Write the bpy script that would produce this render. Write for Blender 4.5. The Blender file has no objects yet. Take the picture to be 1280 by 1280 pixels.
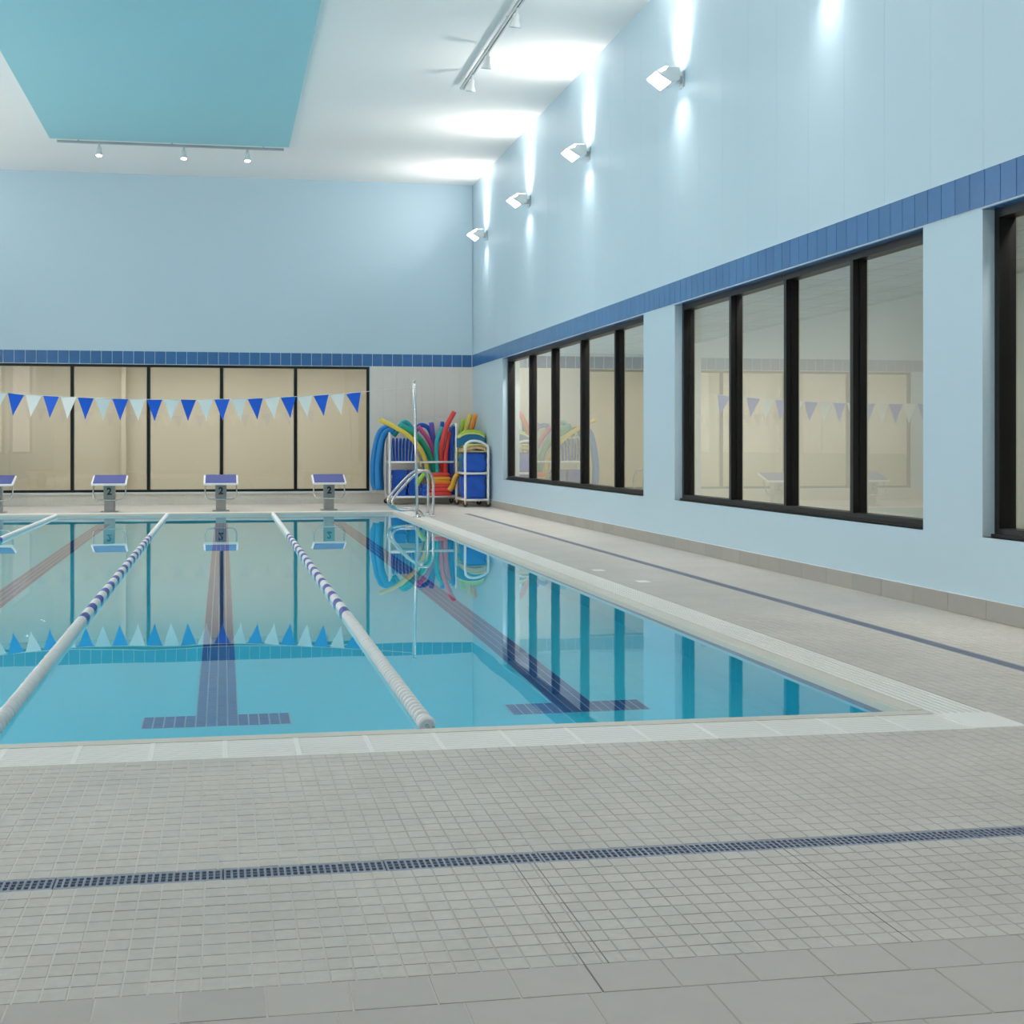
import bpy, bmesh, math, random
from mathutils import Vector, Matrix

random.seed(7)
SC = bpy.context.scene
COL = SC.collection

# ------------------------------------------------------------------ camera
F_PX, CAM_H, HORIZON = 1850.0, 1.32, 557.0
YAW = math.atan(361.0 / F_PX)
cd = bpy.data.cameras.new('camera')
cd.sensor_fit = 'HORIZONTAL'
cd.sensor_width = 36.0
cd.lens = F_PX / 1280.0 * 36.0
cd.shift_y = -(640.0 - HORIZON) / 1280.0
cd.clip_end = 200
cam = bpy.data.objects.new('camera', cd)
cam.location = (0, 0, CAM_H)
cam.rotation_euler = (math.pi / 2, 0, -YAW)
COL.objects.link(cam)
SC.camera = cam

# ------------------------------------------------------------------ world / exposure
w = bpy.data.worlds.new('overcast_sky')
SC.world = w
w.use_nodes = True
bg = w.node_tree.nodes['Background']
bg.inputs[0].default_value = (1.0, 0.92, 0.87, 1)
bg.inputs[1].default_value = 3.6
SC.view_settings.view_transform = 'Standard'
SC.view_settings.look = 'None'
SC.view_settings.gamma = 1
SC.view_settings.use_curve_mapping = False
SC.view_settings.exposure = 0.13
LAMP_UP, LAMP_DOWN, SPOT_W, ROOM_W = 44.0, 4.5, 95.0, 22.0
WARM = (1.0, 0.93, 0.86)
SC.cycles.use_denoising = True
SC.cycles.max_bounces = 14
SC.cycles.diffuse_bounces = 7
SC.cycles.glossy_bounces = 6
SC.cycles.transmission_bounces = 8
SC.cycles.transparent_max_bounces = 16
SC.cycles.sample_clamp_indirect = 8.0

# ------------------------------------------------------------------ main dimensions (metres)
XR, XL, YB, YF, ZC = 5.70, -7.70, 34.0, -3.0, 7.38          # room
PX0, PX1, PY0, PY1 = -5.35, 3.33, 6.86, 29.55                # pool
WATER, DEPTH = -0.045, 1.20
GX1, GY0, GX0, GY1 = 3.72, 6.37, -5.74, 29.95                # outer rim of gutter
BAND0, BAND1 = 3.14, 3.43                                    # blue tile band


def at(px, py, Y):
    """point of the place at depth Y (used only to read sizes off the photograph)"""
    xc = (px - 640) / F_PX
    X, Yd, Z = xc * math.cos(YAW) + math.sin(YAW), math.cos(YAW) - xc * math.sin(YAW), -(py - HORIZON) / F_PX
    t = Y / Yd
    return Vector((X * t, Y, CAM_H + Z * t))


# ------------------------------------------------------------------ materials
def new_mat(name):
    m = bpy.data.materials.new(name)
    m.use_nodes = True
    nt = m.node_tree
    return m, nt, nt.nodes['Principled BSDF']


def N(nt, t, **kw):
    n = nt.nodes.new(t)
    for k, v in kw.items():
        setattr(n, k, v)
    return n


def mat(name, col, rough=0.5, metal=0.0, spec=0.5, var=0.06, scale=3.0, bump=0.0, bscale=60.0, trans=0.0, coords='Object'):
    """principled surface with a little procedural tone variation and fine relief"""
    m, nt, b = new_mat(name)
    tc = N(nt, 'ShaderNodeTexCoord')
    no = N(nt, 'ShaderNodeTexNoise')
    no.inputs['Scale'].default_value = scale
    no.inputs['Detail'].default_value = 4
    nt.links.new(tc.outputs[coords], no.inputs['Vector'])
    mx = N(nt, 'ShaderNodeMix', data_type='RGBA')
    mx.inputs['A'].default_value = (*[max(0, c * (1 - var)) for c in col], 1)
    mx.inputs['B'].default_value = (*[min(1, c * (1 + var)) for c in col], 1)
    nt.links.new(no.outputs['Fac'], mx.inputs['Factor'])
    nt.links.new(mx.outputs['Result'], b.inputs['Base Color'])
    b.inputs['Roughness'].default_value = rough
    b.inputs['Metallic'].default_value = metal
    b.inputs['Specular IOR Level'].default_value = spec
    if bump:
        n2 = N(nt, 'ShaderNodeTexNoise')
        n2.inputs['Scale'].default_value = bscale
        nt.links.new(tc.outputs[coords], n2.inputs['Vector'])
        bp = N(nt, 'ShaderNodeBump')
        bp.inputs['Strength'].default_value = bump
        bp.inputs['Distance'].default_value = 0.01
        nt.links.new(n2.outputs['Fac'], bp.inputs['Height'])
        nt.links.new(bp.outputs['Normal'], b.inputs['Normal'])
    return m


def tile_mat(name, col, tx, ty, var=0.07, rough=0.45, ox=0.0, oy=0.0, joint=None, jw=0.0, spec=0.4, fine=0.05):
    """stone tile: a tone for each tile of a tx x ty grid, cloudy mottling, optional flat joints (far surfaces)"""
    m, nt, b = new_mat(name)
    g = N(nt, 'ShaderNodeNewGeometry')
    mp = N(nt, 'ShaderNodeMapping')
    mp.inputs['Location'].default_value = (-ox / tx, -oy / ty, 0)
    mp.inputs['Scale'].default_value = (1 / tx, 1 / ty, 0)
    nt.links.new(g.outputs['Position'], mp.inputs['Vector'])
    fl = N(nt, 'ShaderNodeVectorMath', operation='FLOOR')
    nt.links.new(mp.outputs['Vector'], fl.inputs[0])
    wn = N(nt, 'ShaderNodeTexWhiteNoise', noise_dimensions='3D')
    nt.links.new(fl.outputs['Vector'], wn.inputs['Vector'])
    no = N(nt, 'ShaderNodeTexNoise')
    no.inputs['Scale'].default_value = 1.3
    no.inputs['Detail'].default_value = 6
    nt.links.new(g.outputs['Position'], no.inputs['Vector'])
    n3 = N(nt, 'ShaderNodeTexNoise')
    n3.inputs['Scale'].default_value = 35
    n3.inputs['Detail'].default_value = 4
    nt.links.new(g.outputs['Position'], n3.inputs['Vector'])

    def mr(src, lo, hi, a=0.0, c=1.0):
        r = N(nt, 'ShaderNodeMapRange')
        r.inputs['From Min'].default_value = a
        r.inputs['From Max'].default_value = c
        r.inputs['To Min'].default_value = lo
        r.inputs['To Max'].default_value = hi
        nt.links.new(src, r.inputs['Value'])
        return r.outputs['Result']
    a1 = mr(wn.outputs['Value'], 1 - var, 1 + var)
    a2 = mr(no.outputs['Fac'], 1 - 0.06, 1 + 0.06, 0.3, 0.7)
    a3 = mr(n3.outputs['Fac'], 1 - fine, 1 + fine, 0.3, 0.7)
    m1 = N(nt, 'ShaderNodeMath', operation='MULTIPLY')
    m2 = N(nt, 'ShaderNodeMath', operation='MULTIPLY')
    nt.links.new(a1, m1.inputs[0]); nt.links.new(a2, m1.inputs[1])
    nt.links.new(m1.outputs[0], m2.inputs[0]); nt.links.new(a3, m2.inputs[1])
    vs = N(nt, 'ShaderNodeVectorMath', operation='SCALE')
    vs.inputs[0].default_value = col
    nt.links.new(m2.outputs[0], vs.inputs['Scale'])
    out = vs.outputs['Vector']
    if joint:
        fr = N(nt, 'ShaderNodeVectorMath', operation='FRACTION')
        nt.links.new(mp.outputs['Vector'], fr.inputs[0])
        sp = N(nt, 'ShaderNodeSeparateXYZ')
        nt.links.new(fr.outputs['Vector'], sp.inputs[0])
        lx = N(nt, 'ShaderNodeMath', operation='LESS_THAN'); lx.inputs[1].default_value = jw / tx
        ly = N(nt, 'ShaderNodeMath', operation='LESS_THAN'); ly.inputs[1].default_value = jw / ty
        nt.links.new(sp.outputs['X'], lx.inputs[0]); nt.links.new(sp.outputs['Y'], ly.inputs[0])
        mxm = N(nt, 'ShaderNodeMath', operation='MAXIMUM')
        nt.links.new(lx.outputs[0], mxm.inputs[0]); nt.links.new(ly.outputs[0], mxm.inputs[1])
        mx = N(nt, 'ShaderNodeMix', data_type='RGBA')
        nt.links.new(mxm.outputs[0], mx.inputs['Factor'])
        nt.links.new(out, mx.inputs['A'])
        mx.inputs['B'].default_value = (*joint, 1)
        out = mx.outputs['Result']
    nt.links.new(out, b.inputs['Base Color'])
    b.inputs['Roughness'].default_value = rough
    b.inputs['Specular IOR Level'].default_value = spec
    bp = N(nt, 'ShaderNodeBump')
    bp.inputs['Strength'].default_value = 0.08
    bp.inputs['Distance'].default_value = 0.004
    nt.links.new(n3.outputs['Fac'], bp.inputs['Height'])
    nt.links.new(bp.outputs['Normal'], b.inputs['Normal'])
    return m


def rnd_mat(name, col, var=0.08, rough=0.3, spec=0.5):
    """glazed piece: a slightly different tone for each object"""
    m, nt, b = new_mat(name)
    oi = N(nt, 'ShaderNodeObjectInfo')
    tc = N(nt, 'ShaderNodeTexCoord')
    no = N(nt, 'ShaderNodeTexNoise')
    no.inputs['Scale'].default_value = 9
    nt.links.new(tc.outputs['Object'], no.inputs['Vector'])
    ad = N(nt, 'ShaderNodeMath', operation='ADD')
    nt.links.new(oi.outputs['Random'], ad.inputs[0]); nt.links.new(no.outputs['Fac'], ad.inputs[1])
    r = N(nt, 'ShaderNodeMapRange')
    r.inputs['From Max'].default_value = 2
    r.inputs['To Min'].default_value = 1 - var
    r.inputs['To Max'].default_value = 1 + var
    nt.links.new(ad.outputs[0], r.inputs['Value'])
    vs = N(nt, 'ShaderNodeVectorMath', operation='SCALE')
    vs.inputs[0].default_value = col
    nt.links.new(r.outputs['Result'], vs.inputs['Scale'])
    nt.links.new(vs.outputs['Vector'], b.inputs['Base Color'])
    b.inputs['Roughness'].default_value = rough
    b.inputs['Specular IOR Level'].default_value = spec
    return m


def glow_mat(name, col, s):
    m, nt, b = new_mat(name)
    b.inputs['Base Color'].default_value = (0.9, 0.9, 0.9, 1)
    b.inputs['Emission Color'].default_value = (*col, 1)
    b.inputs['Emission Strength'].default_value = s
    return m


def pane_mat(name, tint=(0.96, 0.97, 0.96)):
    m, nt, b = new_mat(name)
    nt.nodes.remove(b)
    t = N(nt, 'ShaderNodeBsdfTransparent'); t.inputs[0].default_value = (*tint, 1)
    g = N(nt, 'ShaderNodeBsdfGlossy'); g.inputs['Roughness'].default_value = 0.0
    g.inputs['Color'].default_value = (1, 1, 1, 1)
    f = N(nt, 'ShaderNodeFresnel'); f.inputs['IOR'].default_value = 1.5
    mx = N(nt, 'ShaderNodeMixShader')
    # both faces of the thin pane reflect (2R / (1 + R)); the face seen from inside the glass adds nothing
    ge = N(nt, 'ShaderNodeNewGeometry')
    n2 = N(nt, 'ShaderNodeMath', operation='MULTIPLY'); n2.inputs[1].default_value = 2.0
    d2 = N(nt, 'ShaderNodeMath', operation='ADD'); d2.inputs[1].default_value = 1.0
    q2 = N(nt, 'ShaderNodeMath', operation='DIVIDE')
    k2 = N(nt, 'ShaderNodeMath', operation='SUBTRACT'); k2.inputs[0].default_value = 1.0
    m2 = N(nt, 'ShaderNodeMath', operation='MULTIPLY')
    L = nt.links.new
    L(f.outputs[0], n2.inputs[0]); L(f.outputs[0], d2.inputs[0]); L(n2.outputs[0], q2.inputs[0]); L(d2.outputs[0], q2.inputs[1])
    L(ge.outputs['Backfacing'], k2.inputs[1]); L(q2.outputs[0], m2.inputs[0]); L(k2.outputs[0], m2.inputs[1])
    nt.links.new(m2.outputs[0], mx.inputs[0]); nt.links.new(t.outputs[0], mx.inputs[1]); nt.links.new(g.outputs[0], mx.inputs[2])
    nt.links.new(mx.outputs[0], nt.nodes['Material Output'].inputs['Surface'])
    return m


def water_mat():
    m, nt, b = new_mat('pool_water')
    b.inputs['Base Color'].default_value = (1, 1, 1, 1)
    b.inputs['Roughness'].default_value = 0.0
    b.inputs['IOR'].default_value = 1.333
    b.inputs['Transmission Weight'].default_value = 1.0
    g = N(nt, 'ShaderNodeNewGeometry')
    mp = N(nt, 'ShaderNodeMapping'); mp.inputs['Scale'].default_value = (1.0, 0.45, 1)
    no = N(nt, 'ShaderNodeTexNoise'); no.inputs['Scale'].default_value = 1.6; no.inputs['Detail'].default_value = 1.0
    nt.links.new(g.outputs['Position'], mp.inputs['Vector']); nt.links.new(mp.outputs['Vector'], no.inputs['Vector'])
    bp = N(nt, 'ShaderNodeBump'); bp.inputs['Strength'].default_value = 0.10; bp.inputs['Distance'].default_value = 0.01
    nt.links.new(no.outputs['Fac'], bp.inputs['Height']); nt.links.new(bp.outputs['Normal'], b.inputs['Normal'])
    return m


TX, TY = 0.0628, 0.0834                                       # small deck tile pitch
M = {}
M['paint'] = mat('pale_blue_paint', (0.50, 0.645, 0.735), 0.42, var=0.015, scale=0.6, spec=0.35)
M['ceil'] = mat('white_ceiling_paint', (0.84, 0.84, 0.83), 0.8, var=0.01, scale=0.5)
M['teal'] = mat('teal_ceiling_paint', (0.31, 0.60, 0.67), 0.8, var=0.015, scale=0.4)
M['band'] = rnd_mat('blue_glazed_tile', (0.045, 0.155, 0.36), 0.12, 0.22)
M['grout'] = mat('pale_grout', (0.74, 0.77, 0.78), 0.8)
M['beige_tile'] = rnd_mat('warm_grey_wall_tile', (0.74, 0.68, 0.62), 0.03, 0.35)
M['curb'] = tile_mat('curb_stone', (0.62, 0.59, 0.52), 0.6, 0.6, 0.03)
M['dark'] = mat('dark_bronze_aluminium', (0.006, 0.0058, 0.006), 0.4, var=0.1, spec=0.35)
M['glass'] = pane_mat('window_glass')
M['deck'] = tile_mat('grey_deck_tile', (0.585, 0.537, 0.484), TX, TY, 0.035, 0.5)
M['deckfar'] = tile_mat('grey_deck_far', (0.545, 0.508, 0.462), TX, TY, 0.03, 0.5, joint=(0.49, 0.455, 0.415), jw=0.0036)
M['bigtile'] = rnd_mat('grey_border_tile', (0.52, 0.47, 0.425), 0.08, 0.5, 0.4)
M['base_tile'] = rnd_mat('concrete_base_tile', (0.36, 0.345, 0.315), 0.10, 0.5, 0.35)
M['joint'] = mat('dark_movement_joint', (0.24, 0.23, 0.215), 0.8)
M['channel'] = mat('drain_channel', (0.03, 0.035, 0.05), 0.7)
M['gutter'] = mat('pale_gutter_trough', (0.34, 0.335, 0.32), 0.7)
M['drain'] = mat('blue_grey_drain_plastic', (0.27, 0.295, 0.37), 0.45)
M['rim'] = mat('ivory_coping', (0.66, 0.62, 0.54), 0.4, var=0.04)
M['grate'] = mat('white_grate_plastic', (0.90, 0.87, 0.83), 0.45, var=0.03)
M['basin'] = mat('pool_plaster', (0.035, 0.78, 1.0), 0.6, var=0.04, scale=0.7)
M['navy'] = rnd_mat('navy_pool_tile', (0.022, 0.125, 0.40), 0.2, 0.25)
M['pgrout'] = mat('pool_tile_grout', (0.30, 0.55, 0.72), 0.8)
M['water'] = water_mat()
M['white'] = mat('white_plastic', (0.80, 0.80, 0.79), 0.4, var=0.03)
M['fwhite'] = mat('rope_white_plastic', (0.78, 0.76, 0.74), 0.45, var=0.05, scale=20)
M['fblue'] = mat('rope_blue_plastic', (0.055, 0.07, 0.33), 0.4, var=0.15, scale=25)
M['steel'] = mat('stainless_steel', (0.62, 0.62, 0.62), 0.22, metal=1.0)
M['post'] = mat('grey_painted_post', (0.22, 0.25, 0.25), 0.45, var=0.08, scale=10)
M['pad'] = mat('navy_grip_pad', (0.055, 0.075, 0.27), 0.6, var=0.1, scale=40)
M['ink'] = mat('black_print', (0.01, 0.012, 0.015), 0.6)
M['fabric_b'] = mat('blue_pennant', (0.006, 0.12, 0.70), 0.6, var=0.06)
M['fabric_w'] = mat('white_pennant', (0.88, 0.88, 0.84), 0.6, var=0.05)
M['cord'] = mat('white_cord', (0.7, 0.7, 0.66), 0.7)
M['track'] = mat('grey_track_metal', (0.52, 0.55, 0.56), 0.35, metal=0.6)
M['lampw'] = mat('white_lamp_metal', (0.78, 0.80, 0.80), 0.35)
M['bulb'] = glow_mat('lit_spot_lens', (1.0, 0.98, 0.94), 6.0)
M['lens'] = glow_mat('lit_lamp_lens', (1.0, 0.99, 0.98), 14.0)
M['beige'] = mat('beige_corridor_paint', (0.60, 0.54, 0.42), 0.7, var=0.04, scale=0.8)
M['dropc'] = tile_mat('white_ceiling_board', (0.70, 0.70, 0.68), 0.61, 0.61, 0.02, 0.8, joint=(0.45, 0.45, 0.45), jw=0.02)
M['greywall'] = mat('grey_room_paint', (0.50, 0.49, 0.42), 0.7, var=0.04, scale=0.6)
for nm, c in dict(yellow=(0.80, 0.62, 0.10), teal_foam=(0.03, 0.42, 0.46), green=(0.02, 0.36, 0.20), pink=(0.72, 0.10, 0.30),
                  violet=(0.16, 0.10, 0.46), red=(0.80, 0.07, 0.06), blue=(0.01, 0.10, 0.52), lime=(0.38, 0.62, 0.06),
                  orange=(0.85, 0.27, 0.03), skyblue=(0.015, 0.22, 0.56), tan=(0.62, 0.46, 0.22), petrol=(0.012, 0.16, 0.34),
                  amber=(0.75, 0.40, 0.04), paleyellow=(0.72, 0.70, 0.22)).items():
    M[nm] = mat(nm + '_foam', c, 0.65, var=0.08, scale=12, bump=0.1)


# ------------------------------------------------------------------ mesh helpers
def link(me, name, m, parent=None, loc=(0, 0, 0), smooth=False):
    o = bpy.data.objects.new(name, me)
    COL.objects.link(o)
    if m is not None and len(me.materials) == 0:
        me.materials.append(m)
    o.location = loc
    if parent is not None:
        o.parent = parent
    if smooth:
        for p in me.polygons:
            p.use_smooth = True
    return o


def pyd(name, v, f):
    me = bpy.data.meshes.new(name)
    me.from_pydata([tuple(a) for a in v], [], f)
    me.update()
    return me


def box_data(a, b, V, Fc):
    (x0, y0, z0), (x1, y1, z1) = a, b
    i = len(V)
    V += [(x0, y0, z0), (x1, y0, z0), (x1, y1, z0), (x0, y1, z0), (x0, y0, z1), (x1, y0, z1), (x1, y1, z1), (x0, y1, z1)]
    Fc += [(i, i + 3, i + 2, i + 1), (i + 4, i + 5, i + 6, i + 7), (i, i + 1, i + 5, i + 4), (i + 1, i + 2, i + 6, i + 5),
           (i + 2, i + 3, i + 7, i + 6), (i + 3, i, i + 4, i + 7)]


def boxes(name, lst, m, parent=None, bevel=0.0, loc=(0, 0, 0)):
    V, Fc = [], []
    for a, b in lst:
        box_data(a, b, V, Fc)
    me = pyd(name, V, Fc)
    if bevel:
        bm = bmesh.new(); bm.from_mesh(me)
        bmesh.ops.bevel(bm, geom=list(bm.edges), offset=bevel, segments=2, affect='EDGES', clamp_overlap=True)
        bm.to_mesh(me); bm.free()
    return link(me, name, m, parent, loc)


def frustum(name, sx, sy, h, c):
    """tile: bottom sx x sy, top inset by c, z from -h to 0"""
    V = [(-sx / 2, -sy / 2, -h), (sx / 2, -sy / 2, -h), (sx / 2, sy / 2, -h), (-sx / 2, sy / 2, -h)]
    V += [(-sx / 2 + c, -sy / 2 + c, 0), (sx / 2 - c, -sy / 2 + c, 0), (sx / 2 - c, sy / 2 - c, 0), (-sx / 2 + c, sy / 2 - c, 0)]
    return V, [(4, 5, 6, 7), (0, 1, 5, 4), (1, 2, 6, 5), (2, 3, 7, 6), (3, 0, 4, 7)]


def spline(pts, n=8):
    """Catmull-Rom through pts"""
    P = [Vector(p) for p in pts]
    if len(P) < 3:
        return P
    P = [2 * P[0] - P[1]] + P + [2 * P[-1] - P[-2]]
    out = []
    for i in range(1, len(P) - 2):
        a, b, c, d = P[i - 1], P[i], P[i + 1], P[i + 2]
        for k in range(n):
            t = k / n
            out.append(0.5 * ((2 * b) + (c - a) * t + (2 * a - 5 * b + 4 * c - d) * t * t + (3 * b - a - 3 * c + d) * t ** 3))
    out.append(P[-2])
    return out


def tube_data(path, r, V, Fc, seg=10, closed=False, cap=True):
    P = [Vector(p) for p in path]
    n = len(P)
    base = len(V)
    up = None
    for i, p in enumerate(P):
        if closed:
            t = (P[(i + 1) % n] - P[i - 1]).normalized()
        else:
            t = (P[min(i + 1, n - 1)] - P[max(i - 1, 0)]).normalized()
        if up is None:
            up = Vector((0, 0, 1)) if abs(t.z) < 0.9 else Vector((0, 1, 0))
        s = t.cross(up).normalized()
        up = s.cross(t).normalized()
        rr = r[i] if isinstance(r, (list, tuple)) else r
        for k in range(seg):
            a = 2 * math.pi * k / seg
            V.append(tuple(p + s * (rr * math.cos(a)) + up * (rr * math.sin(a))))
    for i in range(n if closed else n - 1):
        j = (i + 1) % n
        for k in range(seg):
            l = (k + 1) % seg
            Fc.append((base + i * seg + k, base + i * seg + l, base + j * seg + l, base + j * seg + k))
    if cap and not closed:
        Fc.append(tuple(base + k for k in range(seg))[::-1])
        Fc.append(tuple(base + (n - 1) * seg + k for k in range(seg)))


def tube(name, paths, r, m, parent=None, seg=10, closed=False, loc=(0, 0, 0)):
    V, Fc = [], []
    for p in (paths if isinstance(paths[0], (list, tuple)) and not isinstance(paths[0][0], (int, float)) else [paths]):
        tube_data(p, r, V, Fc, seg, closed)
    me = pyd(name, V, Fc)
    bm = bmesh.new(); bm.from_mesh(me)
    bmesh.ops.recalc_face_normals(bm, faces=bm.faces)
    bm.to_mesh(me); bm.free()
    o = link(me, name, m, parent, loc)
    for p in me.polygons:
        p.use_smooth = len(p.vertices) == 4
    return o


def lathe_data(prof, V, Fc, axis='Z', seg=16):
    """prof = [(r, h)], capped by its end radii"""
    b = len(V)
    for r, h in prof:
        for k in range(seg):
            a = 2 * math.pi * k / seg
            c, s = r * math.cos(a), r * math.sin(a)
            V.append((c, s, h) if axis == 'Z' else (c, h, s))
    for i in range(len(prof) - 1):
        for k in range(seg):
            l = (k + 1) % seg
            q = (b + i * seg + k, b + i * seg + l, b + (i + 1) * seg + l, b + (i + 1) * seg + k)
            Fc.append(q if axis == 'Z' else q[::-1])
    c0 = tuple(b + k for k in range(seg))
    c1 = tuple(b + (len(prof) - 1) * seg + k for k in range(seg))
    Fc.append(c0[::-1] if axis == 'Z' else c0)
    Fc.append(c1 if axis == 'Z' else c1[::-1])


def lathe(name, prof, m, parent=None, axis='Z', seg=16, loc=(0, 0, 0)):
    V, Fc = [], []
    lathe_data(prof, V, Fc, axis, seg)
    me = pyd(name, V, Fc)
    o = link(me, name, m, parent, loc)
    for p in me.polygons:
        p.use_smooth = len(p.vertices) == 4
    return o


def prism(name, outline, d0, d1, axis, m, parent=None, bevel=0.0, loc=(0, 0, 0)):
    """extrude a 2-D outline along axis ('X': outline is (y,z); 'Y': (x,z); 'Z': (x,y))"""
    n = len(outline)

    def p3(q, d):
        return (d, q[0], q[1]) if axis == 'X' else ((q[0], d, q[1]) if axis == 'Y' else (q[0], q[1], d))
    V = [p3(q, d0) for q in outline] + [p3(q, d1) for q in outline]
    Fc = [tuple(range(n)), tuple(range(2 * n - 1, n - 1, -1))]
    Fc += [(i, i + n, (i + 1) % n + n, (i + 1) % n) for i in range(n)]
    me = pyd(name, V, Fc)
    bm = bmesh.new(); bm.from_mesh(me)
    bmesh.ops.recalc_face_normals(bm, faces=bm.faces)
    if bevel:
        bmesh.ops.bevel(bm, geom=list(bm.edges), offset=bevel, segments=2, affect='EDGES', clamp_overlap=True)
    bm.to_mesh(me); bm.free()
    return link(me, name, m, parent, loc)


def thing(name, label, cat, loc=(0, 0, 0), rz=0.0, group=None):
    o = bpy.data.objects.new(name, None)
    o.empty_display_size = 0.1
    COL.objects.link(o)
    o.location = loc
    o.rotation_euler = (0, 0, rz)
    return tag(o, label, cat, group)


def tag(o, label, cat, group=None, kind=None):
    o['label'] = label
    o['category'] = cat
    if group:
        o['group'] = group
    if kind:
        o['kind'] = kind
    return o


def struct(o, label, cat):
    return tag(o, label, cat, kind='structure')


def area(name, loc, rot, sx, sy, watts, spread=180, parent=None, col=WARM):
    l = bpy.data.lights.new(name, 'AREA')
    l.shape = 'RECTANGLE'
    l.size, l.size_y = sx, sy
    l.energy = watts
    l.spread = math.radians(spread)
    l.color = col
    o = bpy.data.objects.new(name, l)
    o.location = loc
    o.rotation_euler = rot
    COL.objects.link(o)
    if parent is not None:
        o.parent = parent
    return o


def copy_tree(o, parent=None):
    c = o.copy()
    COL.objects.link(c)
    c.parent = parent
    for ch in list(o.children):
        copy_tree(ch, c)
    return c


# ================================================================== THE SETTING
# ---- windows' positions along the right wall (Y far, Y near), z
WZ0, WZ1 = 0.62, BAND0 - 0.01
WR = [(30.2, 19.72, [27.98, 26.0, 23.8, 21.62]), (18.28, 11.40, [16.45, 14.73, 13.05]), (10.42, 3.40, [8.6, 6.9, 5.1])]
THK = 0.242

wr = struct(boxes('wall_right', [((XR, YF, 0), (XR + THK, YB + 0.3, WZ0)), ((XR, YF, WZ1), (XR + THK, YB + 0.3, BAND1 + 0.0)),
    ((XR + 0.012, YF, BAND1), (XR + THK, YB + 0.3, ZC))] +
    [((XR, a, WZ0), (XR + THK, b, WZ1)) for a, b in ((30.2, YB + 0.3), (18.28, 19.72), (10.42, 11.40), (YF, 3.40))], M['paint']),
    'pale blue painted side wall with three long dark framed windows', 'wall')
# painted wall boards above the band, thin open joints between them
pw = 0.86
y = YB
V, Fc = [], []
box_data((0, 0.0015, 0), (0.012, pw - 0.0015, ZC - BAND1), V, Fc)
pm = pyd('wall_panel', V, Fc)
k = 0
while y - pw > YF:
    link(pm, 'wall_panel', M['paint'], wr, (XR, 10.41 + 0.86 * round((y - pw - 10.41) / 0.86), BAND1))
    y -= pw
bw = -4.93
wb = struct(boxes('wall_back', [((XL, YB, 0), (bw, YB + 0.25, ZC)), ((3.30, YB, 0), (XR, YB + 0.25, ZC)),
    ((bw, YB, 3.13), (3.30, YB + 0.25, ZC)), ((bw, YB, 0), (3.30, YB + 0.25, 0.28))], M['paint']),
    'pale blue painted end wall above a blue tile band', 'wall')
struct(boxes('ceiling', [((XL - 0.3, YF - 0.3, ZC), (XR + 0.4, YB + 0.3, ZC + 0.2))], M['ceil']), 'white painted ceiling of the pool hall', 'ceiling')
struct(boxes('ceiling_panel', [((-3.33, 5.0, ZC - 0.05), (1.30, 30.15, ZC))], M['teal']), 'large rectangular teal panel fixed to the white ceiling', 'ceiling panel')
LW = [(30.2, 19.72), (18.28, 11.40), (10.42, 3.40)]
LZ0, LZ1 = 1.0, 4.8
struct(boxes('wall_left', [((XL - THK, YF, 0), (XL, YB + 0.3, LZ0)), ((XL - THK, YF, LZ1), (XL, YB + 0.3, ZC))] +
    [((XL - THK, a, LZ0), (XL, b, LZ1)) for a, b in ((30.2, YB + 0.3), (18.28, 19.72), (10.42, 11.40), (YF, 3.40))], M['paint']),
    'unseen pale blue side wall with tall windows added for daylight', 'wall')
struct(boxes('wall_front', [((XL - THK, YF - 0.3, 0), (XR + THK, YF, ZC))], M['paint']), 'plain pale blue end wall behind the viewpoint', 'wall')

# ---- blue tile band
bt = 0.2315


def band_right():
    V, Fc = frustum('band_tile', bt - 0.007, BAND1 - BAND0 - 0.006, 0.012, 0.002)
    me = pyd('band_tile', [(-z - 0.012 + 0.012, x, y) for x, y, z in V], [f[::-1] for f in Fc])
    me2 = pyd('band_tile', [(x, -z, y) for x, y, z in V], [f[::-1] for f in Fc])
    t1 = struct(boxes('trim_1', [((XR - 0.006, YF, BAND0), (XR, YB, BAND1))], M['grout']), 'blue glazed tile band along the right wall above the windows', 'tile band')
    n = int((YB - YF) / bt)
    for i in range(n):
        link(me, 'tile', M['band'], t1, (XR - 0.012, YB - 0.02 - (i + 0.5) * bt, (BAND0 + BAND1) / 2))
    t2 = struct(boxes('trim_2', [((XL, YB - 0.006, BAND0), (XR - 0.013, YB, BAND1))], M['grout']), 'blue glazed tile band across the back wall above the glazing', 'tile band')
    n = int((XR - XL) / bt)
    for i in range(n):
        link(me2, 'tile', M['band'], t2, (XR - 0.02 - (i + 0.5) * bt, YB - 0.012, (BAND0 + BAND1) / 2))
    # tiled underside of the band above each window recess
    for i, (a, b, _) in enumerate(WR):
        boxes('soffit_tile', [((XR - 0.006, b, WZ1 - 0.006), (XR + 0.11, a, WZ1))], M['band'], t1)


band_right()

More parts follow.
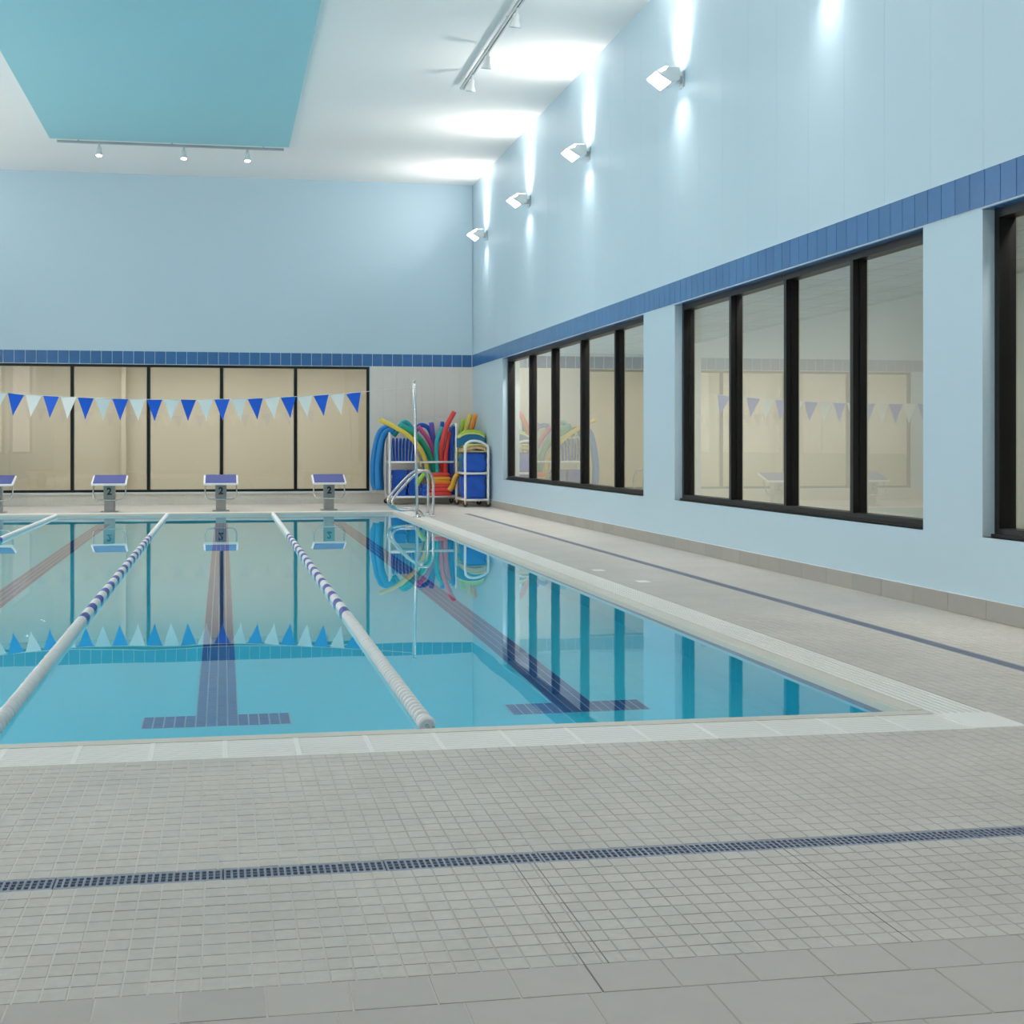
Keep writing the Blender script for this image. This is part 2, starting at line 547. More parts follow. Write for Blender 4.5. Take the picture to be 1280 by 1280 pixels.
# ---- warm grey tiled piece of the back wall beside the glazing, curb below it
t3 = struct(boxes('trim_3', [((3.32, YB - 0.004, 0.0), (XR, YB, BAND0))], M['beige_tile']), 'warm grey tiled wall piece behind the foam carts', 'wall tile')
V, Fc = frustum('wall_tile', 0.297, 0.582, 0.008, 0.001)
tm = pyd('wall_tile', [(x, -z, y) for x, y, z in V], [f[::-1] for f in Fc])
for i in range(8):
    for j in range(5):
        link(tm, 'tile', M['beige_tile'], t3, (3.32 + 0.149 + i * 0.2975, YB - 0.012, 0.23 + 0.292 + j * 0.5825))
b1 = struct(boxes('baseboard_back', [((XL, YB - 0.10, 0), (XR - 0.03, YB, 0.225))], M['curb']), 'low pale stone curb under the back glazing', 'baseboard')
struct(boxes('trim_4', [((bw - 0.05, YB - 0.13, 0.225), (3.34, YB + 0.02, 0.262))], M['curb'], bevel=0.006), 'pale stone sill ledge under the back glazing', 'sill')
b2 = struct(boxes('baseboard_right', [((XR - 0.022, YF, 0), (XR, YB, 0.150))], M['grout']), 'grey concrete tile baseboard along the right wall', 'baseboard')
V, Fc = [], []
box_data((0, 0.002, 0), (0.014, 0.602, 0.148), V, Fc)
bmh = pyd('base_tile', V, Fc)
for i in range(int((YB - YF) / 0.605)):
    link(bmh, 'tile', M['base_tile'], b2, (XR - 0.035, YB - 0.1 - (i + 1) * 0.605, 0.0))


# ---- windows in the right wall
def window_right(n, yf, yn, mull, label):
    root = struct(thing('window_%d' % n, label, 'window', (XR + 0.10, (yf + yn) / 2, WZ0)), label, 'window')
    cy = (yf + yn) / 2
    d0, d1 = 0.0, 0.14
    h = WZ1 - WZ0
    fr = boxes('frame', [((d0, yn - cy, 0), (d1, yf - cy, 0.07)), ((d0, yn - cy, h - 0.07), (d1, yf - cy, h)),
        ((d0, yf - cy - 0.07, 0.07), (d1, yf - cy, h - 0.07)), ((d0, yn - cy, 0.07), (d1, yn - cy + 0.07, h - 0.07)),
        ((d0 - 0.03, yn - cy, 0), (d0, yf - cy, 0.025))], M['dark'], root)
    ed = [yf - 0.07] + mull + [yn + 0.07]
    for ym in mull:
        boxes('mullion', [((d0, -0.035, 0.07), (d1, 0.035, h - 0.07)), ((d0 + 0.06, -0.05, 0.07), (d0 + 0.10, 0.05, h - 0.07))], M['dark'], root, loc=(0, ym - cy, 0))
    for i in range(len(ed) - 1):
        a = ed[i] - (0.035 if i else 0.0)
        b = ed[i + 1] + (0.035 if i < len(ed) - 2 else 0.0)
        boxes('pane', [((0.076, b - cy, 0.07), (0.084, a - cy, h - 0.07))], M['glass'], root)
    # painted sill
    boxes('sill', [((-0.10, yn - cy, -0.012), (0.0, yf - cy, 0.0))], M['paint'], root)
    return root


LBL = ['long five pane dark framed window farthest along the right wall', 'four pane dark framed window in the middle of the right wall',
       'dark framed window nearest on the right wall, cut by the picture edge']
for i, (a, b, ml) in enumerate(WR):
    window_right(i + 1, a, b, ml, LBL[i])

# ---- glazing in the back wall
root = struct(thing('window_4', 'x', 'window', (0, YB, 0.28)), 'wide dark framed glazing in the back wall with beige corridor behind', 'window')
h = 2.85
boxes('frame', [((bw, 0.03, 0), (3.30, 0.13, 0.055)), ((bw, 0.03, h - 0.055), (3.30, 0.13, h)),
    ((bw, 0.03, 0.055), (bw + 0.06, 0.13, h - 0.055)), ((3.235, 0.03, 0.055), (3.30, 0.13, h - 0.055))], M['dark'], root)
mx_ = [-3.285, -1.641, -0.036, 1.618]
for x in mx_:
    boxes('mullion', [((-0.034, 0.03, 0.055), (0.034, 0.13, h - 0.055))], M['dark'], root, loc=(x, 0, 0))
    boxes('glazing_bead', [((0.034, 0.085, 0.055), (0.05, 0.10, h - 0.055)), ((-0.05, 0.085, 0.055), (-0.034, 0.10, h - 0.055))], M['beige'], root, loc=(x, 0, 0))
ed = [bw + 0.06] + mx_ + [3.235]
for i in range(len(ed) - 1):
    a = ed[i] + (0.034 if i else 0)
    b = ed[i + 1] - (0.034 if i < len(ed) - 2 else 0)
    boxes('pane', [((a, 0.072, 0.055), (b, 0.080, h - 0.055))], M['glass'], root)

# ---- unseen windows added in the left wall to let daylight in, plain panes
for i, (a, b) in enumerate(LW):
    r_ = struct(thing('window_%d' % (5 + i), 'x', 'window', (XL - 0.2, (a + b) / 2, LZ0)), ['unseen tall window added for daylight far along the left wall', 'unseen tall window added for daylight midway along the left wall', 'unseen tall window added for daylight near the viewpoint on the left wall'][i], 'window')
    L = (a - b) / 2
    boxes('frame', [((-0.05, -L, 0), (0.05, L, 0.07)), ((-0.05, -L, LZ1 - LZ0 - 0.07), (0.05, L, LZ1 - LZ0)), ((-0.05, -L, 0), (0.05, -L + 0.07, LZ1 - LZ0)), ((-0.05, L - 0.07, 0), (0.05, L, LZ1 - LZ0))], M['dark'], r_)
    boxes('pane', [((-0.004, -L + 0.07, 0.07), (0.004, L - 0.07, LZ1 - LZ0 - 0.07))], M['glass'], r_)
# ---- rooms behind the glass
struct(boxes('wall_corridor', [((XL, YB + 2.2, -0.3), (XR + 4.4, YB + 2.4, 3.4)), ((XL - 0.2, YB + 0.25, -0.3), (XL, YB + 2.4, 3.4)),
    ((-2.35, YB + 1.9, 0), (-2.25, YB + 2.2, 3.2))], M['beige']), 'beige painted corridor wall seen through the back glazing', 'wall')
struct(boxes('floor_corridor', [((XL, YB + 0.25, -0.2), (XR + 4.4, YB + 2.2, 0.0))], M['beige']), 'pale corridor floor behind the back glazing', 'floor')
struct(boxes('ceiling_corridor', [((XL, YB + 0.25, 3.2), (XR + 4.4, YB + 2.4, 3.4))], M['dropc']), 'white board ceiling of the corridor behind the back glazing', 'ceiling')
for x in (-5.0, -2.5, 0.0, 2.5):
    area('corridor_light', (x, YB + 0.42, 3.19), (math.radians(12), 0, 0), 1.6, 0.2, ROOM_W * 1.6)
struct(boxes('wall_side_room', [((XR + 4.2, YF, -0.3), (XR + 4.4, YB + 0.25, 3.7)), ((XR + THK, YF - 0.2, -0.3), (XR + 4.4, YF, 3.7)),
    ((XR + THK, YB + 0.05, -0.3), (XR + 4.4, YB + 0.25, 3.7))], M['greywall']), 'grey wall of the side room behind the right windows', 'wall')
struct(boxes('floor_side_room', [((XR + THK, YF, -0.2), (XR + 4.2, YB, 0.0))], M['greywall']), 'dull floor of the side room behind the right windows', 'floor')
struct(boxes('ceiling_side_room', [((XR + THK, YF, 3.5), (XR + 4.2, YB, 3.7))], M['dropc']), 'white board ceiling of the side room behind the right windows', 'ceiling')
for y, k in ((4, 3.0), (10, 3.0), (16, 3.0), (22, 3.5), (26, 4.0), (29.5, 5.0), (32.5, 5.5)):
    area('side_room_light', (XR + 0.47, y, 3.49), (0, math.radians(-12), 0), 0.2, 1.2, ROOM_W * k)

# ---- floor
D0, D1 = 4.585, 4.705                                         # front drain (Y)
E0, E1, EY = 4.585, 4.705, 28.4                               # side drain (X), its far end
GR = -0.0016
near_r = [((XL, YF), (XR, D0)), ((XL, D1), (E0, GY0)), ((E1, D0), (XR, 11.0)), ((GX1, GY0), (E0, 11.0)), ((XL, GY0), (GX0, 11.0))]
far_r = [((E1, 11.0), (XR, YB)), ((GX1, 11.0), (E0, YB)), ((E0, EY), (E1, YB)), ((XL, GY1), (GX1, YB)), ((XL, 11.0), (GX0, GY1))]


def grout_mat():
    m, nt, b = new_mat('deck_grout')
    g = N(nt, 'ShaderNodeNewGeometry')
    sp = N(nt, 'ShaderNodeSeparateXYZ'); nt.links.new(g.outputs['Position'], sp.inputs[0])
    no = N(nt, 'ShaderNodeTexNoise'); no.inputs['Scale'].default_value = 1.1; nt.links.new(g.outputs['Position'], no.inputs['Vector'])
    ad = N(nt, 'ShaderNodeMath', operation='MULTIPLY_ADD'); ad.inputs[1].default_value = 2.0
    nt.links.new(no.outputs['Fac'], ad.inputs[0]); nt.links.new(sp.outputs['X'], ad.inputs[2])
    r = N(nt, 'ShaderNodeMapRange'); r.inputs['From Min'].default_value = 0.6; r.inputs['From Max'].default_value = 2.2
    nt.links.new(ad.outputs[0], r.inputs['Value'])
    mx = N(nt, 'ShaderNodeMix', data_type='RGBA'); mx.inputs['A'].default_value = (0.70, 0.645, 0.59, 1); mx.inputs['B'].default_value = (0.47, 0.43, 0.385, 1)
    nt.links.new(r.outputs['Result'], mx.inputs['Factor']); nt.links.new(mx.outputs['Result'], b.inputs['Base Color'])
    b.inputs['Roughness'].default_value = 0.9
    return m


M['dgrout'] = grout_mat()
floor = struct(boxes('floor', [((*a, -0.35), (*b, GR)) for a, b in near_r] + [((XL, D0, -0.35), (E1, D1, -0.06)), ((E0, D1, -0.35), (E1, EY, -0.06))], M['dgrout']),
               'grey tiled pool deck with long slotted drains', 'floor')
boxes('deck_tiling', [((*a, -0.35), (*b, 0.0)) for a, b in far_r], M['deckfar'], floor)
boxes('drain_channel', [((XL, D0, -0.06), (E1, D1, -0.05)), ((E0, D1, -0.06), (E1, EY, -0.05))], M['channel'], floor)

JW = 0.0036
YT = 3.66                                                     # where the small tiles begin
sv, sf = frustum('t', TX - JW, TY - JW, 0.006, 0.0009)
tile_me = pyd('tile', sv, sf)
cands, rest = [], []


def grid(x0, x1, y0, y1):
    m = max(1, round((x1 - x0) / TX))
    n = max(1, round((y1 - y0) / TY))
    for j in range(n):
        for i in range(m):
            yield x0 + (i + 0.5) * (x1 - x0) / m, y0 + (j + 0.5) * (y1 - y0) / n


def in_view(x, y):
    d = y * math.cos(YAW) + x * math.sin(YAW)
    u = F_PX * (x * math.cos(YAW) - y * math.sin(YAW)) / d
    return -665 < u < 665


for (x0, x1, y0, y1) in ((-2.0, 5.66, YT, D0), (-2.6, E0, D1, GY0), (E1, 5.66, D0, 11.0), (GX1, E0, GY0, 11.0)):
    for x, y in grid(x0, x1, y0, y1):
        if y < 4.2 and in_view(x, y):
            cands.append((y, x))
        else:
            rest.append((x, y))
cands.sort()
for y, x in cands[:298]:
    link(tile_me, 'tile', M['deck'], floor, (x, y, random.uniform(-0.0006, 0.0004)))
rest += [(x, y) for y, x in cands[298:]]
V, Fc = [], []
for x, y in rest:
    b = len(V)
    dz = random.uniform(-0.0006, 0.0004)
    V += [(x + p, y + q, r + dz) for p, q, r in sv]
    Fc += [tuple(b + i for i in f) for f in sf]
o = link(pyd('small_tiles', V, Fc), 'small_tile_field', M['deck'], floor)
o['kind'] = 'stuff'
# larger border tiles nearest the viewpoint
big = {}


def big_tile(x, y, sx, sy):
    key = (round(sx, 3), round(sy, 3))
    if key not in big:
        v_, f_ = frustum('b', sx - 0.004, sy - 0.004, 0.006, 0.001)
        big[key] = pyd('border_tile', v_, f_)
    link(big[key], 'border_tile', M['bigtile'], floor, (x + sx / 2, y + sy / 2, random.uniform(-0.0004, 0.0004)))


for i in range(-7, 16):
    big_tile(i * 0.2 - 0.10, YT - 0.195, 0.2, 0.195)
for r in range(2):
    for i in range(-5, 11):
        big_tile(i * 0.30 - 0.04 + r * 0.12, YT - 0.195 - 0.30 * (r + 1), 0.30, 0.30)
# movement joints crossing the small tiles
for x, a, b in ((0.903, 3.47, D0), (0.966, 3.66, D0), (1.80, 3.66, D0)):
    boxes('movement_joint', [((x - 0.0016, a, -0.004), (x + 0.0016, b, 0.0006))], M['joint'], floor)


# ---- slotted drain grates
def drain_mesh(L, Wd):
    V, Fc = [], []
    t = -0.001
    box_data((0.002, 0, -0.02), (L - 0.002, 0.017, t), V, Fc)
    box_data((0.002, Wd - 0.017, -0.02), (L - 0.002, Wd, t), V, Fc)
    inner = Wd - 0.034
    for k in (1, 2):
        yy = 0.017 + inner * k / 3
        box_data((0.002, yy - 0.003, -0.018), (L - 0.002, yy + 0.003, t), V, Fc)
    n = int(L / 0.0205)
    for k in range(n + 1):
        xx = 0.002 + (L - 0.012) * k / n
        box_data((xx, 0.017, -0.018), (xx + 0.007, Wd - 0.017, t), V, Fc)
    return pyd('drain_grate', V, Fc)


dm = drain_mesh(0.5, D1 - D0)
x = -2.0
while x < E0 - 0.4:
    link(dm, 'drain_grate', M['drain'], floor, (x, D0, 0))
    x += 0.5
y = D0 + 0.12
while y < EY - 0.3:
    o = link(dm, 'drain_grate', M['drain'], floor, (E1, y, 0))
    o.rotation_euler = (0, 0, math.pi / 2)
    y += 0.5
# small white depth-marker tiles on the side deck
for (x, y) in ((4.0, 13.87), (3.90, 15.21)):
    boxes('marker_tile', [((x - 0.06, y - 0.10, -0.003), (x + 0.06, y + 0.10, 0.0012))], M['grate'], floor)

# ---- pool basin
basin = struct(boxes('pool_basin', [((PX0 - 0.3, PY0 - 0.3, -DEPTH - 0.3), (PX1 + 0.3, PY1 + 0.3, -DEPTH)),
    ((PX0 - 0.3, PY0 - 0.3, -DEPTH), (PX0, PY1 + 0.3, -0.06)), ((PX1, PY0 - 0.3, -DEPTH), (PX1 + 0.3, PY1 + 0.3, -0.06)),
    ((PX0, PY0 - 0.3, -DEPTH), (PX1, PY0, -0.06)), ((PX0, PY1, -DEPTH), (PX1, PY1 + 0.3, -0.06))], M['basin']),
    'light blue plastered pool basin with navy lane lines on its floor', 'pool')
# navy waterline tiles on the basin walls
wt = 0.15
V, Fc = frustum('w', wt - 0.003, 0.12, 0.006, 0.001)
wl = pyd('waterline_tile', [(z, x, y) for x, y, z in V], Fc)
V2, F2 = [], []
for i in range(int((PY1 - PY0) / wt)):
    yy = PY0 + (i + 0.5) * wt
    if i < 110:
        o = link(wl, 'waterline_tile', M['navy'], basin, (PX1 - 0.006, yy, -0.115))
        o.scale = (-1, 1, 1)
    else:
        box_data((PX1 - 0.006, yy - 0.0735, -0.175), (PX1, yy + 0.0735, -0.055), V2, F2)
    box_data((PX0, yy - 0.0735, -0.175), (PX0 + 0.006, yy + 0.0735, -0.055), V2, F2)
for i in range(int((PX1 - PX0) / wt)):
    xx = PX0 + (i + 0.5) * wt
    box_data((xx - 0.0735, PY1 - 0.006, -0.175), (xx + 0.0735, PY1, -0.055), V2, F2)
    box_data((xx - 0.0735, PY0, -0.175), (xx + 0.0735, PY0 + 0.006, -0.055), V2, F2)
o = link(pyd('far_waterline_tiles', V2, F2), 'waterline_tile_rows', M['navy'], basin)
o['kind'] = 'stuff'
# lane lines of small navy tiles, each ending in a cross bar
pt = 0.058
pl = 0.075
v4, f4 = frustum('p', pt - 0.005, pl - 0.005, 0.008, 0.001)
ptile = pyd('lane_tile', v4, f4)
zt = -DEPTH + 0.008
V2, F2 = [], []
BOXG = []
for lane, n_single in ((-0.035, 40), (2.11, 40), (-2.13, 0), (-4.25, 0)):
    spots = []
    for j in range(4):
        for i in range(14):
            spots.append((lane + (i - 6.5) * 0.06, 8.60 + (j + 0.5) * pl))
    rows = int((PY1 - 1.6 - 8.90) / pl)
    for j in range(rows):
        for i in range(4):
            spots.append((lane + (i - 1.5) * 0.06, 8.90 + (j + 0.5) * pl))
    BOXG.append(((lane - 0.425, 8.595, -DEPTH), (lane + 0.425, 8.905, -DEPTH + 0.003)))
    BOXG.append(((lane - 0.122, 8.905, -DEPTH), (lane + 0.122, 8.905 + rows * pl, -DEPTH + 0.003)))
    ns = 56 + 4 * n_single if n_single else 0
    for q, (x, y) in enumerate(spots):
        if q < ns and 0:
            pass
        if q < min(ns, 148):
            link(ptile, 'lane_tile', M['navy'], basin, (x, y, zt))
        else:
            b = len(V2)
            V2 += [(x + p, y + r, zt + s) for p, r, s in v4]
            F2 += [tuple(b + i for i in f) for f in f4]
o = link(pyd('lane_tiles_far', V2, F2), 'lane_tile_rows', M['navy'], basin)
o['kind'] = 'stuff'
boxes('lane_grout', BOXG, M['pgrout'], basin)

# ---- coping and gutter grates around the pool
cop = struct(boxes('trim_5', [((PX0 - 0.11, PY0 - 0.11, -0.06), (PX1 + 0.11, PY0, 0.0)), ((PX0 - 0.11, PY1, -0.06), (PX1 + 0.11, PY1 + 0.11, 0.0)),
    ((PX1, PY0, -0.06), (PX1 + 0.11, PY1, 0.0)), ((PX0 - 0.11, PY0, -0.06), (PX0, PY1, 0.0))], M['rim'], bevel=0.008),
    'narrow ivory coping edge around the pool', 'coping')
gut = struct(boxes('trim_6', [((GX0, GY0, -0.34), (GX1, PY0 - 0.11, -0.045)), ((GX0, PY1 + 0.11, -0.34), (GX1, GY1, -0.045)),
    ((PX1 + 0.11, PY0 - 0.11, -0.34), (GX1, PY1 + 0.11, -0.045)), ((GX0, PY0 - 0.11, -0.34), (PX0 - 0.11, PY1 + 0.11, -0.045))], M['gutter']),
    'white slotted overflow gutter around the pool', 'gutter')


def grate_mesh(L, Wd, nb, bar, rib=0.006):
    V, Fc = [], []
    for k in range(nb):
        yy = Wd * (k + 0.5) / nb
        box_data((0.0, yy - bar / 2, -0.02), (L, yy + bar / 2, 0.0), V, Fc)
    for xx in (0.0, L - rib):
        box_data((xx, 0, -0.02), (xx + rib, Wd, 0.001 if rib > 0.008 else -0.018), V, Fc)
    return pyd('grate', V, Fc)


gl = 0.312
gw = PY0 - 0.11 - GY0
gmf = grate_mesh(gl - 0.0004, gw, 13, gw / 13 * 0.74, 0.010)
x = PX1 + 0.11 - gl
while x > GX0:
    link(gmf, 'grate_section', M['grate'], gut, (x, GY0, -0.001))
    x -= gl
gw2 = GX1 - PX1 - 0.11
gms = grate_mesh(gl - 0.0004, gw2, 7, gw2 / 7 * 0.62)
y = PY0 - 0.11
while y < PY1 - 0.2:
    o = link(gms, 'grate_section', M['grate'], gut, (GX1, y, -0.001))
    o.rotation_euler = (0, 0, math.pi / 2)
    y += gl
x = PX1 + 0.11 - gl
gmb = grate_mesh(gl - 0.002, GY1 - PY1 - 0.11, 8, 0.026)
while x > GX0:
    link(gmb, 'grate_section', M['grate'], gut, (x, PY1 + 0.11, -0.001))
    x -= gl
boxes('corner_plate', [((PX1 + 0.112, GY0, -0.03), (GX1, PY0 - 0.112, 0.002))], M['grate'], gut, bevel=0.003)
boxes('corner_plate', [((PX1 + 0.112, PY1 + 0.112, -0.03), (GX1, GY1, 0.002))], M['grate'], gut, bevel=0.003)

# ---- water
wo = boxes('pool_water', [((PX0 - 0.02, PY0 - 0.02, -DEPTH - 0.05), (PX1 + 0.02, PY1 + 0.02, WATER))], M['water'])
tag(wo, 'clear still blue water filling the swimming pool', 'water', kind='stuff')


# ================================================================== LAMPS
# ---- wedge shaped wall lamps
def wall_lamp(y, side, label, group):
    t = thing('wall_lamp', label, 'wall lamp', (XR if side > 0 else XL, y, 5.94), 0 if side > 0 else math.pi, group)
    L = 0.22
    prism('housing', [(-0.10, 0.11), (-0.30, 0.11), (-0.415, 0.05), (-0.40, 0.025), (-0.22, -0.085), (-0.10, -0.045)], -L, L, 'Y', M['lampw'], t, bevel=0.008)
    prism('lens', [(-0.412, 0.034), (-0.400, 0.022), (-0.222, -0.087), (-0.236, -0.097)], -L + 0.02, L - 0.02, 'Y', M['lens'], t)
    boxes('bracket', [((-0.02, -0.09, -0.10), (0.0, 0.09, 0.10)), ((-0.11, -0.04, -0.04), (-0.02, 0.04, 0.04))], M['track'], t)
    boxes('top_lens', [((-0.28, -L + 0.03, 0.110), (-0.13, L - 0.03, 0.116))], M['lens'], t)
    # the lamp's own light: a narrow wash up the wall, a wide one to the ceiling, a weak one down
    area('lamp_light', (-0.15, 0, 0.13), (math.pi, math.radians(3), 0), 0.16, 0.44, LAMP_UP * 0.27, 95, t)
    area('lamp_light', (-0.24, 0, 0.14), (math.pi, math.radians(-56), 0), 0.2, 0.5, LAMP_UP, 165, t)
    area('lamp_light', (-0.19, 0, -0.12), (0, math.radians(-2), 0), 0.14, 0.40, LAMP_DOWN * 0.8, 105, t)
    return t


ys = [32.1, 27.45, 22.8, 17.95, 13.3, 8.6, 3.9]
lb = ['wedge wall lamp farthest along the right wall, near the corner', 'second wedge wall lamp from the far corner', 'third wedge wall lamp from the far corner',
      'largest looking wedge wall lamp, nearest on the right wall']
for i, y in enumerate(ys):
    wall_lamp(y, 1, lb[i] if i < 4 else 'unseen wedge wall lamp continuing the right wall row overhead', 'lit wall lamps on the right wall')  # lamps after the fourth are unseen and carry the row on overhead
for i, y in enumerate(ys):  # left wall lamps are unseen, added to lift the general light
    wall_lamp(y, -1, 'unseen wedge wall lamp added on the left wall for light', 'unseen wall lamps added on the left wall')


# ---- track lights
def track(label, p0, p1, heads, ax, tilt, power=1.0, group='ceiling tracks with spot heads'):
    p0, p1 = Vector(p0), Vector(p1)
    L = (p1 - p0).length
    t = thing('track_light', label, 'track light', p0, math.atan2(p1.y - p0.y, p1.x - p0.x), group)
    boxes('rail', [((0, -0.035, -0.10), (L, -0.008, -0.07)), ((0, 0.008, -0.10), (L, 0.035, -0.07)), ((0, -0.035, -0.075), (L, 0.035, -0.06))], M['track'], t)
    k = 0.4
    while k < L:
        boxes('hanger', [((k - 0.012, -0.012, -0.07), (k + 0.012, 0.012, 0.0))], M['track'], t)
        k += 1.8
    for h in heads:
        hd = bpy.data.objects.new('spot_head', None)
        COL.objects.link(hd)
        hd.parent = t
        hd.location = (h, 0, -0.10)
        V, Fc = [], []
        lathe_data([(0.018, 0.0), (0.018, -0.07), (0.042, -0.085), (0.046, -0.17), (0.070, -0.235), (0.080, -0.262), (0.068, -0.262), (0.058, -0.248)], V, Fc, 'Z', 18)
        o = link(pyd('shade', V, Fc), 'shade', M['lampw'], hd, smooth=True)
        o.rotation_euler = tilt
        b = lathe('lamp_lens', [(0.056, -0.256), (0.058, -0.249)], M['bulb'], hd, seg=18)
        b.rotation_euler = tilt
        rg = tube('bezel', [[(0.074 * math.cos(q * math.pi / 9), 0.074 * math.sin(q * math.pi / 9), -0.262) for q in range(18)]], 0.008, M['track'], hd, seg=6, closed=True)
        rg.rotation_euler = tilt
        l = bpy.data.lights.new('spot_light', 'SPOT')
        l.energy = SPOT_W * power
        l.color = WARM
        l.spot_size = math.radians(120)
        l.spot_blend = 1.0
        l.shadow_soft_size = 0.08
        lo = bpy.data.objects.new('spot_light', l)
        COL.objects.link(lo)
        lo.parent = hd
        from mathutils import Euler
        lo.location = Euler(tilt).to_matrix() @ Vector((0, 0, -0.29))
        lo.rotation_euler = tilt
    return t


track('long ceiling track with three white spot heads beside the right wall', (3.93, 24.5, ZC), (3.93, -2.5, ZC),
      [1.05, 2.50, 4.75, 8.0, 11.0, 14.0, 17.0, 20.0, 22.5, 25.0], 'Y', (0.0, 0.30, 0.25))  # heads past the third are unseen, added to light the near deck
track('ceiling track with small spot heads along the far edge of the teal panel', (-3.2, 30.25, ZC), (1.2, 30.25, ZC),
      [0.8, 2.43, 3.68], 'X', (-0.30, 0.0, 0.0), 3.6)
track('unseen ceiling track with spot heads added beside the left wall for light', (-6.0, 24.8, ZC), (-6.0, -2.5, ZC),
      [0.92, 2.42, 4.75, 8.0, 11.0, 14.0, 17.0, 20.0, 22.5, 25.0], 'Y', (0.0, -0.25, 0.0))  # whole left track is unseen, added as extra light from above


# ================================================================== POOL EQUIPMENT
# ---- starting blocks
def starting_block():
    t = thing('starting_block', 'x', 'starting block')
    # the slanted platform: y forward is towards the pool (-Y)
    prism('platform', [(-0.30, 0.525), (0.28, 0.690), (0.28, 0.725), (-0.30, 0.565)], -0.34, 0.34, 'X', M['white'], t, bevel=0.01)
    prism('grip_pad', [(-0.275, 0.573), (0.262, 0.721), (0.262, 0.731), (-0.275, 0.583)], -0.305, 0.305, 'X', M['pad'], t)
    V = []
    prism('post', [(-0.10, 0.02), (0.13, 0.02), (0.17, 0.66), (-0.15, 0.56)], -0.10, 0.10, 'X', M['steel_post'], t, bevel=0.012)
    prism('number_plate', [(-0.160, 0.26), (-0.135, 0.26), (-0.150, 0.56), (-0.175, 0.545)], -0.11, 0.11, 'X', M['post'], t, bevel=0.006)
    boxes('base_plate', [((-0.17, -0.17, 0.0), (0.17, 0.20, 0.022))], M['steel_post'], t, bevel=0.006)
    hb = []
    for s in (-1, 1):
        hb.append([(s * 0.29, -0.02, 0.60), (s * 0.295, -0.06, 0.45), (s * 0.30, -0.14, 0.38)])
    path = spline([(-0.30, 0.02, 0.60), (-0.31, -0.08, 0.46), (-0.305, -0.17, 0.33), (-0.25, -0.20, 0.255), (-0.12, -0.20, 0.245), (0.12, -0.20, 0.245), (0.25, -0.20, 0.255), (0.305, -0.17, 0.33), (0.31, -0.08, 0.46), (0.30, 0.02, 0.60)], 5)
    tube('hand_bar', path, 0.014, M['steel'], t, seg=10)
    cu = bpy.data.curves.new('number', 'FONT')
    cu.body = '2'
    cu.size = 0.19
    cu.align_x = 'CENTER'
    cu.extrude = 0.002
    cu.offset = 0.006
    tmp = bpy.data.objects.new('tmp', cu)
    COL.objects.link(tmp)
    dg = bpy.context.evaluated_depsgraph_get()
    me = bpy.data.meshes.new_from_object(tmp.evaluated_get(dg))
    bpy.data.objects.remove(tmp)
    me.materials.clear()
    o = link(me, 'number', M['ink'], t, (0.0, -0.1705, 0.35))
    o.rotation_euler = (math.radians(90 + 3), 0, 0)
    return t


M['steel_post'] = mat('brushed_grey_post', (0.33, 0.335, 0.32), 0.45, var=0.12, scale=8)
sb = starting_block()
bl = ['numbered starting block at the far pool end, cut by the left picture edge', 'numbered starting block second from the left at the far pool end',
      'numbered starting block on the lane whose dark line runs straight down the picture', 'numbered starting block nearest the foam cart']
for i, x in enumerate((-4.36, -2.215, -0.045, 2.12)):
    o = sb if i == 0 else copy_tree(sb)
    o.location = (x, 30.45, 0)
    o['label'] = bl[i]
    o['group'] = 'starting blocks'


# ---- lane ropes
def float_mesh(name):
    V, Fc = [], []
    lathe_data([(0.020, 0.0), (0.034, 0.006), (0.040, 0.024), (0.041, 0.045), (0.040, 0.066), (0.034, 0.086), (0.020, 0.094)], V, Fc, 'Y', 12)
    me = pyd(name, V, Fc)
    for p in me.polygons:
        p.use_smooth = len(p.vertices) == 4
    return me


def disc_mesh(name):
    V, Fc = [], []
    lathe_data([(0.020, 0.0), (0.022, 0.026), (0.036, 0.028), (0.042, 0.036), (0.042, 0.056), (0.036, 0.064), (0.022, 0.066), (0.020, 0.092)], V, Fc, 'Y', 12)
    me = pyd(name, V, Fc)
    for p in me.polygons:
        p.use_smooth = len(p.vertices) == 4
    return me


fw, fb, dw = float_mesh('white_float'), float_mesh('blue_float'), disc_mesh('white_disc')
fw.materials.append(M['fwhite']); fb.materials.append(M['fblue']); dw.materials.append(M['fwhite'])


def lane_rope(x, yend, label):
    t = thing('lane_rope', label, 'lane rope', (x, PY0, WATER + 0.014), 0, 'floating lane ropes')
    z = 0.0
    y = yend
    while y < PY1 - 0.12:
        yy = y
        if yy < 11.75:
            me, st = dw, 0.094
        elif yy > 22.5:
            me, st = fw, 0.097
        else:
            me, st = (fb if (yy - 11.75) % 0.68 < 0.36 else fw), 0.097
        link(me, 'float', None, t, (0, y - PY0, random.uniform(-0.002, 0.002)))
        y += st
    tube('cable', [(0, 0.0, 0.0), (0, (PY1 - PY0) / 2, 0.0), (0, PY1 - PY0, 0.0)], 0.006, M['steel'], t, seg=6)
    lathe('end_ring', [(0.030, 0.0), (0.044, 0.010), (0.046, 0.03), (0.042, 0.045), (0.025, 0.05)], M['fwhite'], t, 'Y', 16, (0, yend - PY0 - 0.055, 0))
    tube('hook', spline([(0, 0.0, 0.03), (0, 0.05, 0.01), (0, 0.10, -0.005), (0.0, yend - PY0 - 0.05, 0.0)], 4), 0.010, M['steel'], t, seg=8)
    return t


lane_rope(0.965, 7.14, 'striped lane rope whose ringed near end shows at the pool edge')
lane_rope(-1.07, 7.14, 'striped floating lane rope left of the middle lane line')
lane_rope(-3.15, 7.14, 'striped floating lane rope at the far left, only its far end showing')

# ---- pole and pennant line
FY = 27.05


